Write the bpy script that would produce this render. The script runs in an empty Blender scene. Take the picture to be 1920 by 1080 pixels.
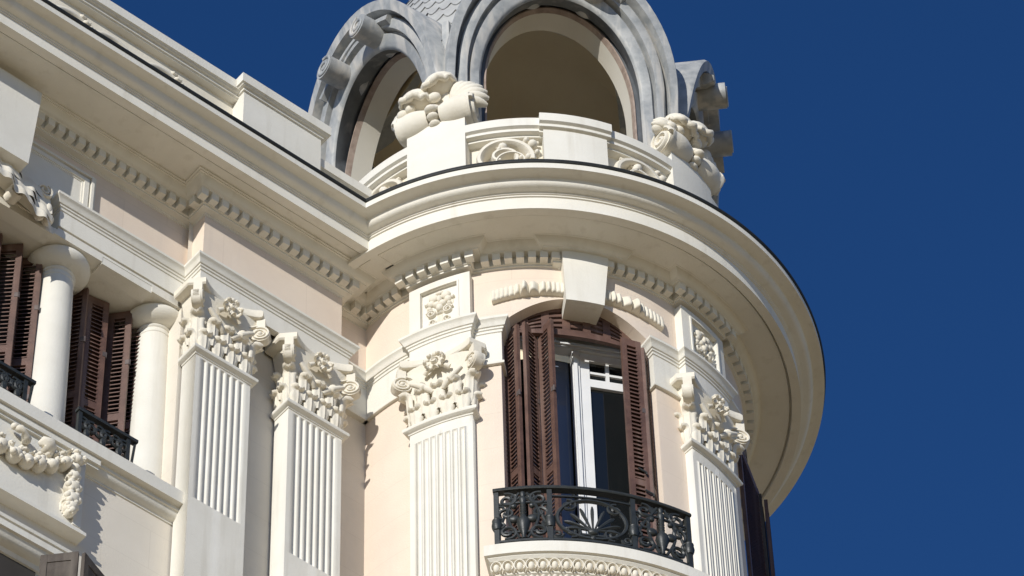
import bpy, bmesh, math, random
from mathutils import Vector, Matrix
R = math.radians
random.seed(7)
S = bpy.context.scene
C = S.collection

# ------------------------------------------------------------------ camera, sky, sun, exposure
ZO = 1.6                                   # eye height above the pavement; all levels below are above the eye
cam = bpy.data.cameras.new("camera"); camo = bpy.data.objects.new("camera", cam); C.objects.link(camo)
cam.sensor_width = 36.0; cam.lens = 8062.38 / 1920 * 36.0; cam.clip_end = 5000; cam.clip_start = 0.5
camo.matrix_world = Matrix(((0.999302, 0.037209, 0.003212, 0.0), (0.030810, -0.772701, -0.634022, -27.0), (-0.021109, 0.633679, -0.773308, ZO), (0, 0, 0, 1)))
S.camera = camo
SUN_AZ, SUN_EL = -21.6, 18.4               # degrees left of the camera's back, above the horizon
w = bpy.data.worlds.new("World"); S.world = w; w.use_nodes = True
nt = w.node_tree; bg = nt.nodes["Background"]; bg.inputs[1].default_value = 0.126
sky = nt.nodes.new("ShaderNodeTexSky"); sky.sky_type = 'NISHITA'; sky.sun_disc = False
sky.sun_elevation = R(SUN_EL); sky.sun_rotation = R(180.0 - SUN_AZ)
sky.altitude = 1500; sky.air_density = 0.9; sky.dust_density = 0.0; sky.ozone_density = 5.0
hs = nt.nodes.new("ShaderNodeHueSaturation"); hs.inputs["Saturation"].default_value = 1.14; hs.inputs["Hue"].default_value = 0.507
nt.links.new(sky.outputs[0], hs.inputs["Color"]); nt.links.new(hs.outputs[0], bg.inputs[0])
sun = bpy.data.lights.new("sun", 'SUN'); sun.energy = 4.6; sun.angle = R(0.5); sun.color = (1.0, 0.965, 0.90)
suno = bpy.data.objects.new("sun", sun); C.objects.link(suno)
sv = Vector((math.cos(R(SUN_EL)) * math.sin(R(SUN_AZ)), -math.cos(R(SUN_EL)) * math.cos(R(SUN_AZ)), math.sin(R(SUN_EL))))
suno.rotation_euler = sv.to_track_quat('Z', 'Y').to_euler(); suno.location = (-20, -40, 60)
S.view_settings.view_transform = 'Standard'; S.view_settings.look = 'None'; S.view_settings.exposure = -0.22
S.view_settings.gamma = 1.0

# ------------------------------------------------------------------ materials
def mat(name, c1, c2=None, scale=3.0, rough=0.7, bump=0.15, bscale=60.0, metal=0.0, spec=0.4, stain=None):
    m = bpy.data.materials.new(name); m.use_nodes = True; t = m.node_tree; b = t.nodes["Principled BSDF"]
    b.inputs["Roughness"].default_value = rough; b.inputs["Metallic"].default_value = metal
    b.inputs["Specular IOR Level"].default_value = spec; b.inputs["Roughness"].default_value = rough
    tc = t.nodes.new("ShaderNodeTexCoord")
    c2 = c2 or tuple(x * 0.88 for x in c1)
    n = t.nodes.new("ShaderNodeTexNoise"); n.inputs["Scale"].default_value = scale; n.inputs["Detail"].default_value = 6
    n.inputs["Roughness"].default_value = 0.62
    t.links.new(tc.outputs["Object"], n.inputs["Vector"])
    cr = t.nodes.new("ShaderNodeValToRGB"); cr.color_ramp.elements[0].position = 0.33; cr.color_ramp.elements[1].position = 0.62
    cr.color_ramp.elements[0].color = (*c2, 1); cr.color_ramp.elements[1].color = (*c1, 1)
    t.links.new(n.outputs["Fac"], cr.inputs["Fac"])
    out = cr.outputs["Color"]
    if stain:                               # weathering streaks running down the surface
        mp = t.nodes.new("ShaderNodeMapping"); mp.inputs["Scale"].default_value = (9, 9, 0.7)
        t.links.new(tc.outputs["Object"], mp.inputs["Vector"])
        n2 = t.nodes.new("ShaderNodeTexNoise"); n2.inputs["Scale"].default_value = 1.0; n2.inputs["Detail"].default_value = 5
        t.links.new(mp.outputs["Vector"], n2.inputs["Vector"])
        r2 = t.nodes.new("ShaderNodeValToRGB"); r2.color_ramp.elements[0].position = stain[1]; r2.color_ramp.elements[1].position = stain[2]
        r2.color_ramp.elements[0].color = (0, 0, 0, 1); r2.color_ramp.elements[1].color = (1, 1, 1, 1)
        t.links.new(n2.outputs["Fac"], r2.inputs["Fac"])
        mx = t.nodes.new("ShaderNodeMix"); mx.data_type = 'RGBA'
        mx.inputs[7].default_value = (*stain[0], 1)
        t.links.new(r2.outputs["Color"], mx.inputs[0]); t.links.new(out, mx.inputs[6]); out = mx.outputs[2]
    t.links.new(out, b.inputs["Base Color"])
    if bump:
        n3 = t.nodes.new("ShaderNodeTexNoise"); n3.inputs["Scale"].default_value = bscale; n3.inputs["Detail"].default_value = 4
        t.links.new(tc.outputs["Object"], n3.inputs["Vector"])
        bp = t.nodes.new("ShaderNodeBump"); bp.inputs["Strength"].default_value = bump; bp.inputs["Distance"].default_value = 0.01
        t.links.new(n3.outputs["Fac"], bp.inputs["Height"]); t.links.new(bp.outputs["Normal"], b.inputs["Normal"])
    return m

STONE = mat("white_stucco", (0.775, 0.747, 0.668), (0.725, 0.695, 0.612), 2.2, 0.75, 0.22, 55, stain=((0.66, 0.625, 0.54), 0.56, 0.78))
ORN = mat("cream_moulded_stucco", (0.78, 0.73, 0.62), (0.72, 0.665, 0.55), 5.0, 0.75, 0.25, 40)
PINK = mat("pink_render", (0.765, 0.655, 0.54), (0.725, 0.61, 0.50), 1.8, 0.85, 0.25, 70, stain=((0.70, 0.60, 0.50), 0.55, 0.8))
PALE = mat("pale_render", (0.745, 0.685, 0.585), (0.70, 0.64, 0.54), 1.8, 0.85, 0.2, 70)
ZINC = mat("grey_zinc", (0.43, 0.435, 0.425), (0.27, 0.285, 0.29), 5.5, 0.6, 0.45, 8, 0.1, 0.4, stain=((0.53, 0.51, 0.47), 0.50, 0.64))
ZINC_SHADE = mat("painted_shade_zinc", (0.16, 0.17, 0.18), (0.10, 0.11, 0.12), 3.5, 0.6, 0.12, 14, 0.2, 0.4, stain=((0.24, 0.24, 0.24), 0.55, 0.7))  # same zinc darkened in colour so the hood undersides look shaded
SLATE = mat("zinc_shingle", (0.44, 0.44, 0.42), (0.36, 0.36, 0.35), 6, 0.6, 0.1, 20)
TRIM = mat("weathered_wood_trim", (0.42, 0.33, 0.27), (0.28, 0.21, 0.17), 9, 0.7, 0.3, 40)
INNER = mat("dome_inner_plaster", (0.86, 0.77, 0.59), (0.80, 0.70, 0.52), 1.5, 0.9, 0.1, 30)
CREAM = mat("reveal_plaster", (0.70, 0.66, 0.57), (0.66, 0.62, 0.53), 2.0, 0.85, 0.15, 60)
BROWN = mat("brown_painted_wood", (0.150, 0.083, 0.062), (0.095, 0.052, 0.040), 7, 0.5, 0.3, 90, stain=((0.23, 0.155, 0.125), 0.54, 0.75))
OLDWOOD = mat("faded_brown_wood", (0.085, 0.068, 0.055), (0.05, 0.04, 0.032), 9, 0.75, 0.4, 70, stain=((0.13, 0.11, 0.09), 0.5, 0.7))
IRON = mat("black_iron", (0.030, 0.034, 0.033), (0.020, 0.023, 0.022), 20, 0.45, 0.2, 80, 0.0, 0.5)
TAR = mat("black_flashing", (0.022, 0.024, 0.022), (0.012, 0.013, 0.012), 8, 0.55, 0.3, 40)
WHITE = mat("white_painted_frame", (0.80, 0.80, 0.79), (0.76, 0.76, 0.75), 4, 0.35, 0.03, 60)
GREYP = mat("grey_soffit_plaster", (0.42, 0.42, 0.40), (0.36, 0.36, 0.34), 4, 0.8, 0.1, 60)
DARK = mat("painted_shade_plaster", (0.05, 0.045, 0.04), (0.04, 0.035, 0.03), 2, 0.9, 0.0)  # near-black colour paints in the gloom of unlit rooms and recesses
GLASS = mat("window_glass", (0.010, 0.012, 0.013), (0.008, 0.010, 0.011), 1.0, 0.03, 0.0, 10, 0.0, 0.6)
STEEL = mat("hinge_metal", (0.16, 0.13, 0.12), (0.10, 0.08, 0.075), 20, 0.5, 0.1, 60, 0.3)
PAVE = mat("pavement_slabs", (0.54, 0.39, 0.19), (0.45, 0.32, 0.155), 0.6, 0.9, 0.2, 4)

def ashlar(m, ang):                         # faint scored joints in the render
    t = m.node_tree; b = t.nodes["Principled BSDF"]
    src = b.inputs["Base Color"].links[0].from_socket
    tc = t.nodes.new("ShaderNodeTexCoord"); mp = t.nodes.new("ShaderNodeMapping"); mp.inputs["Rotation"].default_value = (0, 0, -ang)
    t.links.new(tc.outputs["Object"], mp.inputs["Vector"])
    sp = t.nodes.new("ShaderNodeSeparateXYZ"); cb = t.nodes.new("ShaderNodeCombineXYZ")
    t.links.new(mp.outputs["Vector"], sp.inputs[0]); t.links.new(sp.outputs[0], cb.inputs[0]); t.links.new(sp.outputs[2], cb.inputs[1])
    br = t.nodes.new("ShaderNodeTexBrick"); br.inputs["Scale"].default_value = 1.0
    br.inputs["Brick Width"].default_value = 0.95; br.inputs["Row Height"].default_value = 0.46; br.inputs["Mortar Size"].default_value = 0.004
    br.inputs["Color1"].default_value = (1, 1, 1, 1); br.inputs["Color2"].default_value = (1, 1, 1, 1); br.inputs["Mortar"].default_value = (0.93, 0.925, 0.92, 1)
    t.links.new(cb.outputs[0], br.inputs["Vector"])
    mx = t.nodes.new("ShaderNodeMix"); mx.data_type = 'RGBA'; mx.blend_type = 'MULTIPLY'; mx.inputs[0].default_value = 1.0
    t.links.new(src, mx.inputs[6]); t.links.new(br.outputs["Color"], mx.inputs[7]); t.links.new(mx.outputs[2], b.inputs["Base Color"])

# ------------------------------------------------------------------ frames: local (x along the wall, y outward, z up) -> world
PSI = R(41.2978); cps, sps = math.cos(PSI), math.sin(PSI)
ashlar(PINK, PSI); ashlar(PALE, PSI)
def F(u, v, z): return (u * cps + v * sps, u * sps - v * cps, z + ZO)                      # straight wing
def T(x, y, z): return (x, -y, z + ZO)                                                    # round tower, plan x/y with y to the street
def P(th, r, z): a = R(th); return (r * math.sin(a), -r * math.cos(a), z + ZO)            # round tower, polar
def FU(u0, v0): return lambda x, y, z: F(u0 + x, v0 + y, z)
def TB(th0, r0): return lambda x, y, z: P(th0 + math.degrees(x / r0), r0 + y, z)          # bent round the tower
def TP(th0, d):                                                                           # flat plane facing th0
    a = R(th0)
    return lambda x, y, z: ((d + y) * math.sin(a) + x * math.cos(a), -(d + y) * math.cos(a) + x * math.sin(a), z + ZO)

# ------------------------------------------------------------------ mesh builder
class MB:
    def __init__(s): s.v = []; s.f = []
    def add(s, vs, fs):
        o = len(s.v); s.v += [tuple(p) for p in vs]; s.f += [tuple(i + o for i in f) for f in fs]
    def grid(s, g, cu=False, cv=False):
        n, m = len(g), len(g[0]); vs = [p for r in g for p in r]; fs = []
        for i in range(n if cu else n - 1):
            for j in range(m if cv else m - 1):
                a, b = (i + 1) % n, (j + 1) % m
                fs.append((i * m + j, a * m + j, a * m + b, i * m + b))
        s.add(vs, fs)
    def poly(s, ps): s.add(ps, [tuple(range(len(ps)))])
    def box(s, fr, x0, x1, y0, y1, z0, z1, nx=1):
        g = []
        for i in range(nx + 1):
            x = x0 + (x1 - x0) * i / nx
            g.append([fr(x, y0, z0), fr(x, y1, z0), fr(x, y1, z1), fr(x, y0, z1)])
        s.grid(g, False, True); s.poly(g[0]); s.poly(list(reversed(g[-1])))
    def prism(s, fr, poly, y0, y1, hole=False):             # polygon in x,z pulled along y
        a = [fr(x, y0, z) for x, z in poly]; b = [fr(x, y1, z) for x, z in poly]
        s.grid([a, b], False, True); s.poly(a); s.poly(list(reversed(b)))
    def tube(s, pts, rad, n=7, sq=1.0, cap=True):
        pts = [Vector(p) for p in pts]; m = len(pts); rr = rad if isinstance(rad, (list, tuple)) else [rad] * m
        a = None; g = []
        for i in range(m):
            d = (pts[min(i + 1, m - 1)] - pts[max(i - 1, 0)])
            if d.length < 1e-9: d = Vector((0, 0, 1))
            d.normalize()
            if a is None: a = d.cross(Vector((0.31, 0.52, 0.79)))
            a = a - d * a.dot(d)
            if a.length < 1e-4: a = d.cross(Vector((1, 0, 0)))
            a.normalize(); b = d.cross(a)
            g.append([pts[i] + (a * math.cos(2 * math.pi * k / n) + b * math.sin(2 * math.pi * k / n) * sq) * rr[i] for k in range(n)])
        s.grid(g, False, True)
        if cap: s.poly(list(reversed(g[0]))); s.poly(g[-1])
    def ribbon(s, fr, pts, w, y0, y1):                       # flat band along x,z points with depth y0..y1 (scroll work)
        m = len(pts); g = []; ww = w if isinstance(w, (list, tuple)) else [w] * m
        for i in range(m):
            x0, z0 = pts[max(i - 1, 0)]; x1, z1 = pts[min(i + 1, m - 1)]
            dx, dz = x1 - x0, z1 - z0; l = math.hypot(dx, dz) or 1; nx, nz = -dz / l * ww[i] / 2, dx / l * ww[i] / 2
            x, z = pts[i]; ym = y1 - 0.25 * (y1 - y0)
            g.append([fr(x - nx, y0, z - nz), fr(x - nx, ym, z - nz), fr(x - nx * .45, y1, z - nz * .45), fr(x + nx * .45, y1, z + nz * .45), fr(x + nx, ym, z + nz), fr(x + nx, y0, z + nz)])
        s.grid(g, False, True); s.poly(g[0]); s.poly(list(reversed(g[-1])))
    def ball(s, fr, c, r, n=10, m=7, tilt=None):
        rx, ry, rz = r if isinstance(r, (tuple, list)) else (r, r, r); g = []
        for i in range(m + 1):
            a = -math.pi / 2 + math.pi * i / m; row = []
            for k in range(n):
                b = 2 * math.pi * k / n
                x, y, z = rx * math.cos(a) * math.cos(b), ry * math.cos(a) * math.sin(b), rz * math.sin(a)
                if tilt: x, z = x * math.cos(tilt) - z * math.sin(tilt), x * math.sin(tilt) + z * math.cos(tilt)
                row.append(fr(c[0] + x, c[1] + y, c[2] + z))
            g.append(row)
        s.grid(g, False, True)
    def lathe(s, cen, prof, fr, n=40, a0=0.0, a1=2 * math.pi):
        full = a1 - a0 > 6.28; g = []
        for k in range(n if full else n + 1):
            a = a0 + (a1 - a0) * k / n
            g.append([fr(cen[0] + r * math.sin(a), cen[1] + r * math.cos(a), z) for r, z in prof])
        s.grid(g, full, False)
    def sweep(s, path, prof, fr, ends=True):                 # prof (offset, z) carried along a plan path, mitred, outward = left of travel
        n = len(path); cols = []
        for i in range(n):
            p = Vector(path[i]); d0 = (p - Vector(path[i - 1])).normalized() if i else None
            d1 = (Vector(path[i + 1]) - p).normalized() if i < n - 1 else None
            d0 = d0 or d1; d1 = d1 or d0
            n0 = Vector((-d0.y, d0.x)); n1 = Vector((-d1.y, d1.x)); b = n0 + n1
            m = n0 if b.length < 1e-5 else b / max(b.length_squared / 2, 0.15)
            cols.append([fr(p.x + m.x * o, p.y + m.y * o, z) for o, z in prof])
        s.grid(cols)
        if ends: s.poly(cols[0]); s.poly(list(reversed(cols[-1])))
    def leaf(s, fr, x, y, z, w, h, curl, lobes=3, back=0.0, lean=0.0, th=0.016):   # acanthus leaf rising from x,y,z and curling outward at its tip
        n, m = 13, 9; g = []; g2 = []; T0 = .60
        for i in range(n):
            t = i / (n - 1)
            if t < T0: yy, zz = back * t + 0.012 * math.sin(t * 4), (h - curl) * t / T0; nyy, nzz = 1, 0
            else:
                q = (t - T0) / (1 - T0) * 2.35
                yy = back * T0 + 0.008 + curl * (1 - math.cos(q)); zz = (h - curl) + curl * math.sin(q); nyy, nzz = math.cos(q), -math.sin(q)
            ww = w * (0.74 + 0.26 * math.sin(min(t / .6, 1) * 1.57)) * (1 - .07 * (1 - math.cos(t * lobes * 6.283)) * (t < .8))
            if t > .74: ww *= math.sqrt(max(0.10, 1 - ((t - .74) / .29) ** 2))
            row = []; row2 = []
            for j in range(m):
                q = j / (m - 1) * 2 - 1
                rel = .15 * w * (1 - q * q) + .035 * w * math.cos(q * 9.42)      # swollen middle with veins
                row.append(fr(x + q * ww / 2 + lean * t, y + yy + rel * nyy, z + zz + rel * nzz))
                k = rel - th - .03 * w * (1 - q * q)
                row2.append(fr(x + q * ww / 2 * .97 + lean * t, y + yy + k * nyy, z + zz + k * nzz))
            g.append(row); g2.append(row2)
        s.grid(g); s.grid(g2)
        s.grid([g[-1], g2[-1]]); s.grid([[r[0] for r in g], [r[0] for r in g2]]); s.grid([[r[-1] for r in g], [r[-1] for r in g2]])
    def build(s, name, m, parent=None, label=None, smooth=35, merge=True):
        me = bpy.data.meshes.new(name); me.from_pydata(s.v, [], s.f)
        bm = bmesh.new(); bm.from_mesh(me)
        if merge: bmesh.ops.remove_doubles(bm, verts=bm.verts, dist=1e-5)
        bmesh.ops.recalc_face_normals(bm, faces=bm.faces); bm.to_mesh(me); bm.free()
        if smooth:
            me.polygons.foreach_set("use_smooth", [True] * len(me.polygons)); me.set_sharp_from_angle(angle=R(smooth))
        me.materials.append(m); o = bpy.data.objects.new(name, me); C.objects.link(o)
        if parent: hang(o, parent)
        if label: o["label"] = label
        return o
def hang(o, parent):
    base = Vector((0, 0, 0)); q = parent
    while q: base += q.location; q = q.parent
    o.parent = parent; o.location = -base           # meshes are modelled in place; children keep their place under the thing's base point
def root(name, loc, label, cat, group=None):
    o = bpy.data.objects.new(name, None); o.empty_display_size = 0.3; C.objects.link(o); o.location = loc
    o["label"] = label; o["category"] = cat
    if group: o["group"] = group
    return o
def arc(r, t0, t1, step=1.5):
    n = max(1, int(math.ceil(abs(t1 - t0) / step)))
    return [(r * math.sin(R(t0 + (t1 - t0) * i / n)), r * math.cos(R(t0 + (t1 - t0) * i / n))) for i in range(n + 1)]
def spiral(cx, cz, r0, r1, a0, turns, n=40, k=1.0, sx=1.0):
    return [(cx + sx * (r0 + (r1 - r0) * (i / n) ** k) * math.cos(a0 + 2 * math.pi * turns * i / n), cz + (r0 + (r1 - r0) * (i / n) ** k) * math.sin(a0 + 2 * math.pi * turns * i / n)) for i in range(n + 1)]

# ------------------------------------------------------------------ ground
g = MB(); g.grid([[(-900, -900, 0), (-900, 900, 0)], [(900, -900, 0), (900, 900, 0)]])
go = g.build("ground", PAVE, smooth=0); go["kind"] = "structure"; go["label"] = "pale stone street paving below the corner building"

# ------------------------------------------------------------------ shared profiles (offset from the wall face, level)
ARCHI = [(-.06, 29.63), (0, 29.63), (0, 29.845), (.010, 29.85), (.010, 29.878), (.022, 29.884), (.022, 29.905), (.034, 29.91),
         (.040, 29.922), (.046, 29.945), (.060, 29.968), (.070, 29.976), (.073, 29.98), (.073, 30.008), (-.10, 30.024)]
IMPOST = [(-.06, 29.405), (.018, 29.405), (.022, 29.42), (.018, 29.437), (.0, 29.44)] + ARCHI[2:]
BED = [(-.10, 30.722), (-.046, 30.722), (-.046, 30.734), (-.036, 30.736), (-.036, 30.745), (-.024, 30.747), (-.008, 30.752), (.008, 30.756), (.018, 30.756),
       (.018, 30.776), (.034, 30.778), (.034, 30.872), (.108, 30.872), (.112, 30.882), (.13, 30.886), (.145, 30.90), (.165, 30.925), (.18, 30.955), (.195, 30.955), (.195, 30.966), (.213, 30.966), (.213, 31.0)]
def corona(b, lip, d=0.0):                 # main cornice from the soffit out to the lip, b = fascia offset
    W = lip - b
    crown = [(.0, 31.085), (.06, 31.089), (.06, 31.104), (.12, 31.109), (.12, 31.124), (.15, 31.127), (.32, 31.131), (.42, 31.14), (.48, 31.155), (.51, 31.172), (.525, 31.19),
             (.55, 31.202), (.64, 31.210), (.82, 31.214), (.97, 31.216), (1.0, 31.218), (1.0, 31.29)]
    return [(b - .70, 30.985 + d), (b - .112, 30.985 + d), (b - .106, 31.02 + d), (b - .092, 31.02 + d), (b - .086, 30.955 + d), (b, 30.955 + d)] + [(b + q * W, z) for q, z in crown] + [(b - .70, 31.325)]
FV, LV, FR, LR = .662, .868, 2.582, 2.828          # wing fascia / lip, tower fascia / lip
def flashing(lip): return [(lip - .02, 31.292), (lip + .010, 31.292), (lip + .018, 31.306), (lip + .014, 31.330), (lip - .02, 31.342), (lip - .75, 31.41), (lip - .75, 31.33)]

PIL_V, REC_V, WALL_V = .248, .02, .025     # wing: pilaster face, column entablature face, bare wall
P1L, P1R, P2L, P2R = -4.072, -3.476, -3.054, -2.458
RESL, RESR = -4.07, -2.392
RP, RW = 2.112, 2.02                        # tower: pilaster face and wall radii
WT = 13.6                                   # tower window axis
PA = [(-30.7, -14.05), (42.55, 59.4)]       # tower pilasters
ECOL = -5.445                               # end of the column entablature

# ------------------------------------------------------------------ the straight wing
wing = root("building_wing", F(-4.5, 0, -ZO), "straight cream street front with two round columns and paired fluted pilasters", "building")
def rects(mb, v, rs):
    for u0, u1, z0, z1 in rs: mb.grid([[F(u0, v, z0), F(u0, v, z1)], [F(u1, v, z0), F(u1, v, z1)]])
m = MB()
OPL, OPR, SILLT, LINT = -7.6, -4.10, 26.95, 29.50
rects(m, WALL_V, [(-12, OPL, -ZO, 30.9), (OPL, OPR, -ZO, 26.9), (OPR, RESL, -ZO, 29.7), (RESL, -1.0, -ZO, 30.9)])
m.grid([[F(OPR, WALL_V, 26.9), F(OPR, WALL_V, 29.6)], [F(OPR, -.46, 26.9), F(OPR, -.46, 29.6)]])
m.grid([[F(-12, WALL_V, -ZO), F(-12, WALL_V, 31.3)], [F(-12, -6, -ZO), F(-12, -6, 31.3)]])
m.grid([[F(-12, WALL_V - .2, 31.32), F(-12, -6, 31.32)], [F(-.5, WALL_V - .2, 31.32), F(-.5, -6, 31.32)]])
wall = m.build("wall", PALE, wing, smooth=0)
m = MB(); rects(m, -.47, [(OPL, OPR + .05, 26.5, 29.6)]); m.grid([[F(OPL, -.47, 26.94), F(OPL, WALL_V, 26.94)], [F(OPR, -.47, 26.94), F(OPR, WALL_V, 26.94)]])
m.build("loggia_back_wall", DARK, wing, smooth=0)  # recess shade is painted into the wall colour
# frieze band of pink render: recessed over the columns, forward over the pilasters
m = MB()
m.sweep([(-12, REC_V - .055), (RESL + .048, REC_V - .055), (RESL + .048, PIL_V - .05), (RESR - .048, PIL_V - .05), (RESR - .048, WALL_V + .004), (-1.2, WALL_V + .004)], [(0, 30.0), (0, 30.72)], F, False)
m.build("frieze", PINK, wing, smooth=0)
ent = [(ECOL, -.25), (ECOL, REC_V), (RESL, REC_V), (RESL, PIL_V), (RESR, PIL_V), (RESR, WALL_V + .03), (-1.2, WALL_V + .03)]
m = MB()
m.sweep([(ECOL, -.3), (ECOL, REC_V), (RESL, REC_V)], [(-.30, 29.648)] + ARCHI[1:], F)
m.sweep([(RESL, -.1), (RESL, PIL_V), (RESR, PIL_V), (RESR, -.1)], ARCHI, F)
m.sweep([(RESR - .05, WALL_V + .03), (-1.2, WALL_V + .03)], IMPOST, F)
# stepped fascias under the architrave that sit on the columns
m.box(F, ECOL + .012, RESL + .02, -.3, REC_V - .028, 29.612, 29.65)
m.box(F, ECOL + .002, RESL + .02, -.3, REC_V - .010, 29.580, 29.612)
architrave = m.build("architrave", STONE, wing)
m = MB()
for a_, b_ in ((OPL, -5.482), (-4.958, -4.417), (-3.89, -3.87)): m.box(F, a_, b_, -.14, REC_V - .014, 29.488, 29.580)
m.box(F, OPL, -4.06, -.47, -.13, 29.5085, 29.579)
m.build("lintel", STONE, wing, smooth=0)
# bed mouldings and cornice
bedpath = [(-12, REC_V), (RESL - .0, REC_V), (RESL, PIL_V), (RESR, PIL_V), (RESR, WALL_V + .03), (-1.0, WALL_V + .03)]
m = MB(); m.sweep(bedpath, BED, F, False)
bedm = m.build("bed_moulding", STONE, wing)
m = MB(); m.sweep([(-12, 0), (-1.0, 0)], corona(FV, LV), F, False)
cornice = m.build("cornice", STONE, wing)
m = MB(); m.sweep([(-12, 0), (-1.0, 0)], flashing(LV), F, False)
m.build("roof_flashing", TAR, cornice, "black tarred edge along the top of the cornice")
def dentil(fr, x, wd, parent):
    d = MB(); d.box(fr, x - wd / 2, x + wd / 2, .03, .104, 30.782, 30.8715); d.build("dentil", STONE, parent, smooth=0)
u = -6.02
while u < RESL - .12: dentil(FU(0, REC_V), u, .070, bedm); u += .1125
fr = lambda x, y, z: F(RESL - y, x, z)
for x in (REC_V + .17, ): dentil(fr, x, .075, bedm)
u = RESL - .068
while u < RESR + .09: dentil(FU(0, PIL_V), u, .074, bedm); u += .1163
for u in (RESR + .17, RESR + .285, RESR + .40): dentil(FU(0, WALL_V + .03), u, .07, bedm)
# sill course
m = MB()
SILL = [(-.25, 26.655), (.0, 26.655), (.012, 26.66), (.012, 26.68), (.03, 26.69), (.055, 26.70), (.075, 26.725), (.082, 26.75), (.10, 26.753), (.10, 26.792), (.158, 26.795), (.158, 26.94), (-.25, 26.955)]
m.sweep([(-12, WALL_V), (RESL + .06, WALL_V)], SILL, F)
m.box(F, -12, -4.90, .0, .155, 26.72, 26.79); m.box(F, -12, -4.90, .0, .128, 26.69, 26.72)
m.build("sill_course", STONE, wing)
# ------- pilasters
def pilaster(fr, W, parent, label, zf0, zf1, nx=10, depth=.20, base=-ZO):
    s = MB(); nf = 7; h = W / 2; pitch = W * .80 / nf; x0 = -W * .40; wf = pitch * .62
    # face pieces: margins, fillets between flutes; the flutes are hollows with rounded ends
    cols = [(-h, x0 + (pitch - wf) / 2)] + [(x0 + k * pitch + (pitch + wf) / 2, x0 + (k + 1) * pitch + (pitch - wf) / 2) for k in range(nf - 1)] + [(x0 + (nf - 1) * pitch + (pitch + wf) / 2, h)]
    for a, b in cols: s.grid([[fr(a, 0, zf0), fr(a, 0, zf1)], [fr((a + b) / 2, 0, zf0), fr((a + b) / 2, 0, zf1)], [fr(b, 0, zf0), fr(b, 0, zf1)]])
    for a, b in ((base, zf0), (zf1, 28.70)):
        s.grid([[fr(-h + W * i / nx, 0, a), fr(-h + W * i / nx, 0, b)] for i in range(nx + 1)])
    for sx in (-h, h): s.grid([[fr(sx, 0, base), fr(sx, 0, 28.70)], [fr(sx, -depth, base), fr(sx, -depth, 28.70)]])
    for k in range(nf):
        c = x0 + (k + .5) * pitch; gr = []; n = 8
        zs = [(zf0, .0), (zf0 + .006, .5), (zf0 + .018, .85), (zf0 + .035, 1), (zf1 - .035, 1), (zf1 - .018, .85), (zf1 - .006, .5), (zf1, .0)]
        for i in range(n + 1):
            q = -math.cos(math.pi * i / n); gr.append([fr(c + q * wf / 2 , -FLD * math.sqrt(max(0, 1 - q * q)) * d, z) for z, d in zs])
        s.grid(gr)
    o = s.build("pilaster", STONE, parent, label, smooth=40)
    a = MB()                                # necking ring under the capital
    pr = [(-.02, 28.69), (.008, 28.692), (.012, 28.705), (.026, 28.71), (.046, 28.725), (.052, 28.745), (.046, 28.765), (.02, 28.772), (.0, 28.775)]
    rows = []
    for p, z in pr:
        pts = [(-h - p, -depth), (-h - p, p)] + [(-h - p + (W + 2 * p) * i / nx, p) for i in range(1, nx)] + [(h + p, p), (h + p, -depth)]
        rows.append([fr(x, y, z) for x, y in pts])
    a.grid(rows); a.build("necking", STONE, o)
    capital(fr, W, o)
    return o
FLD = .020
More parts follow.
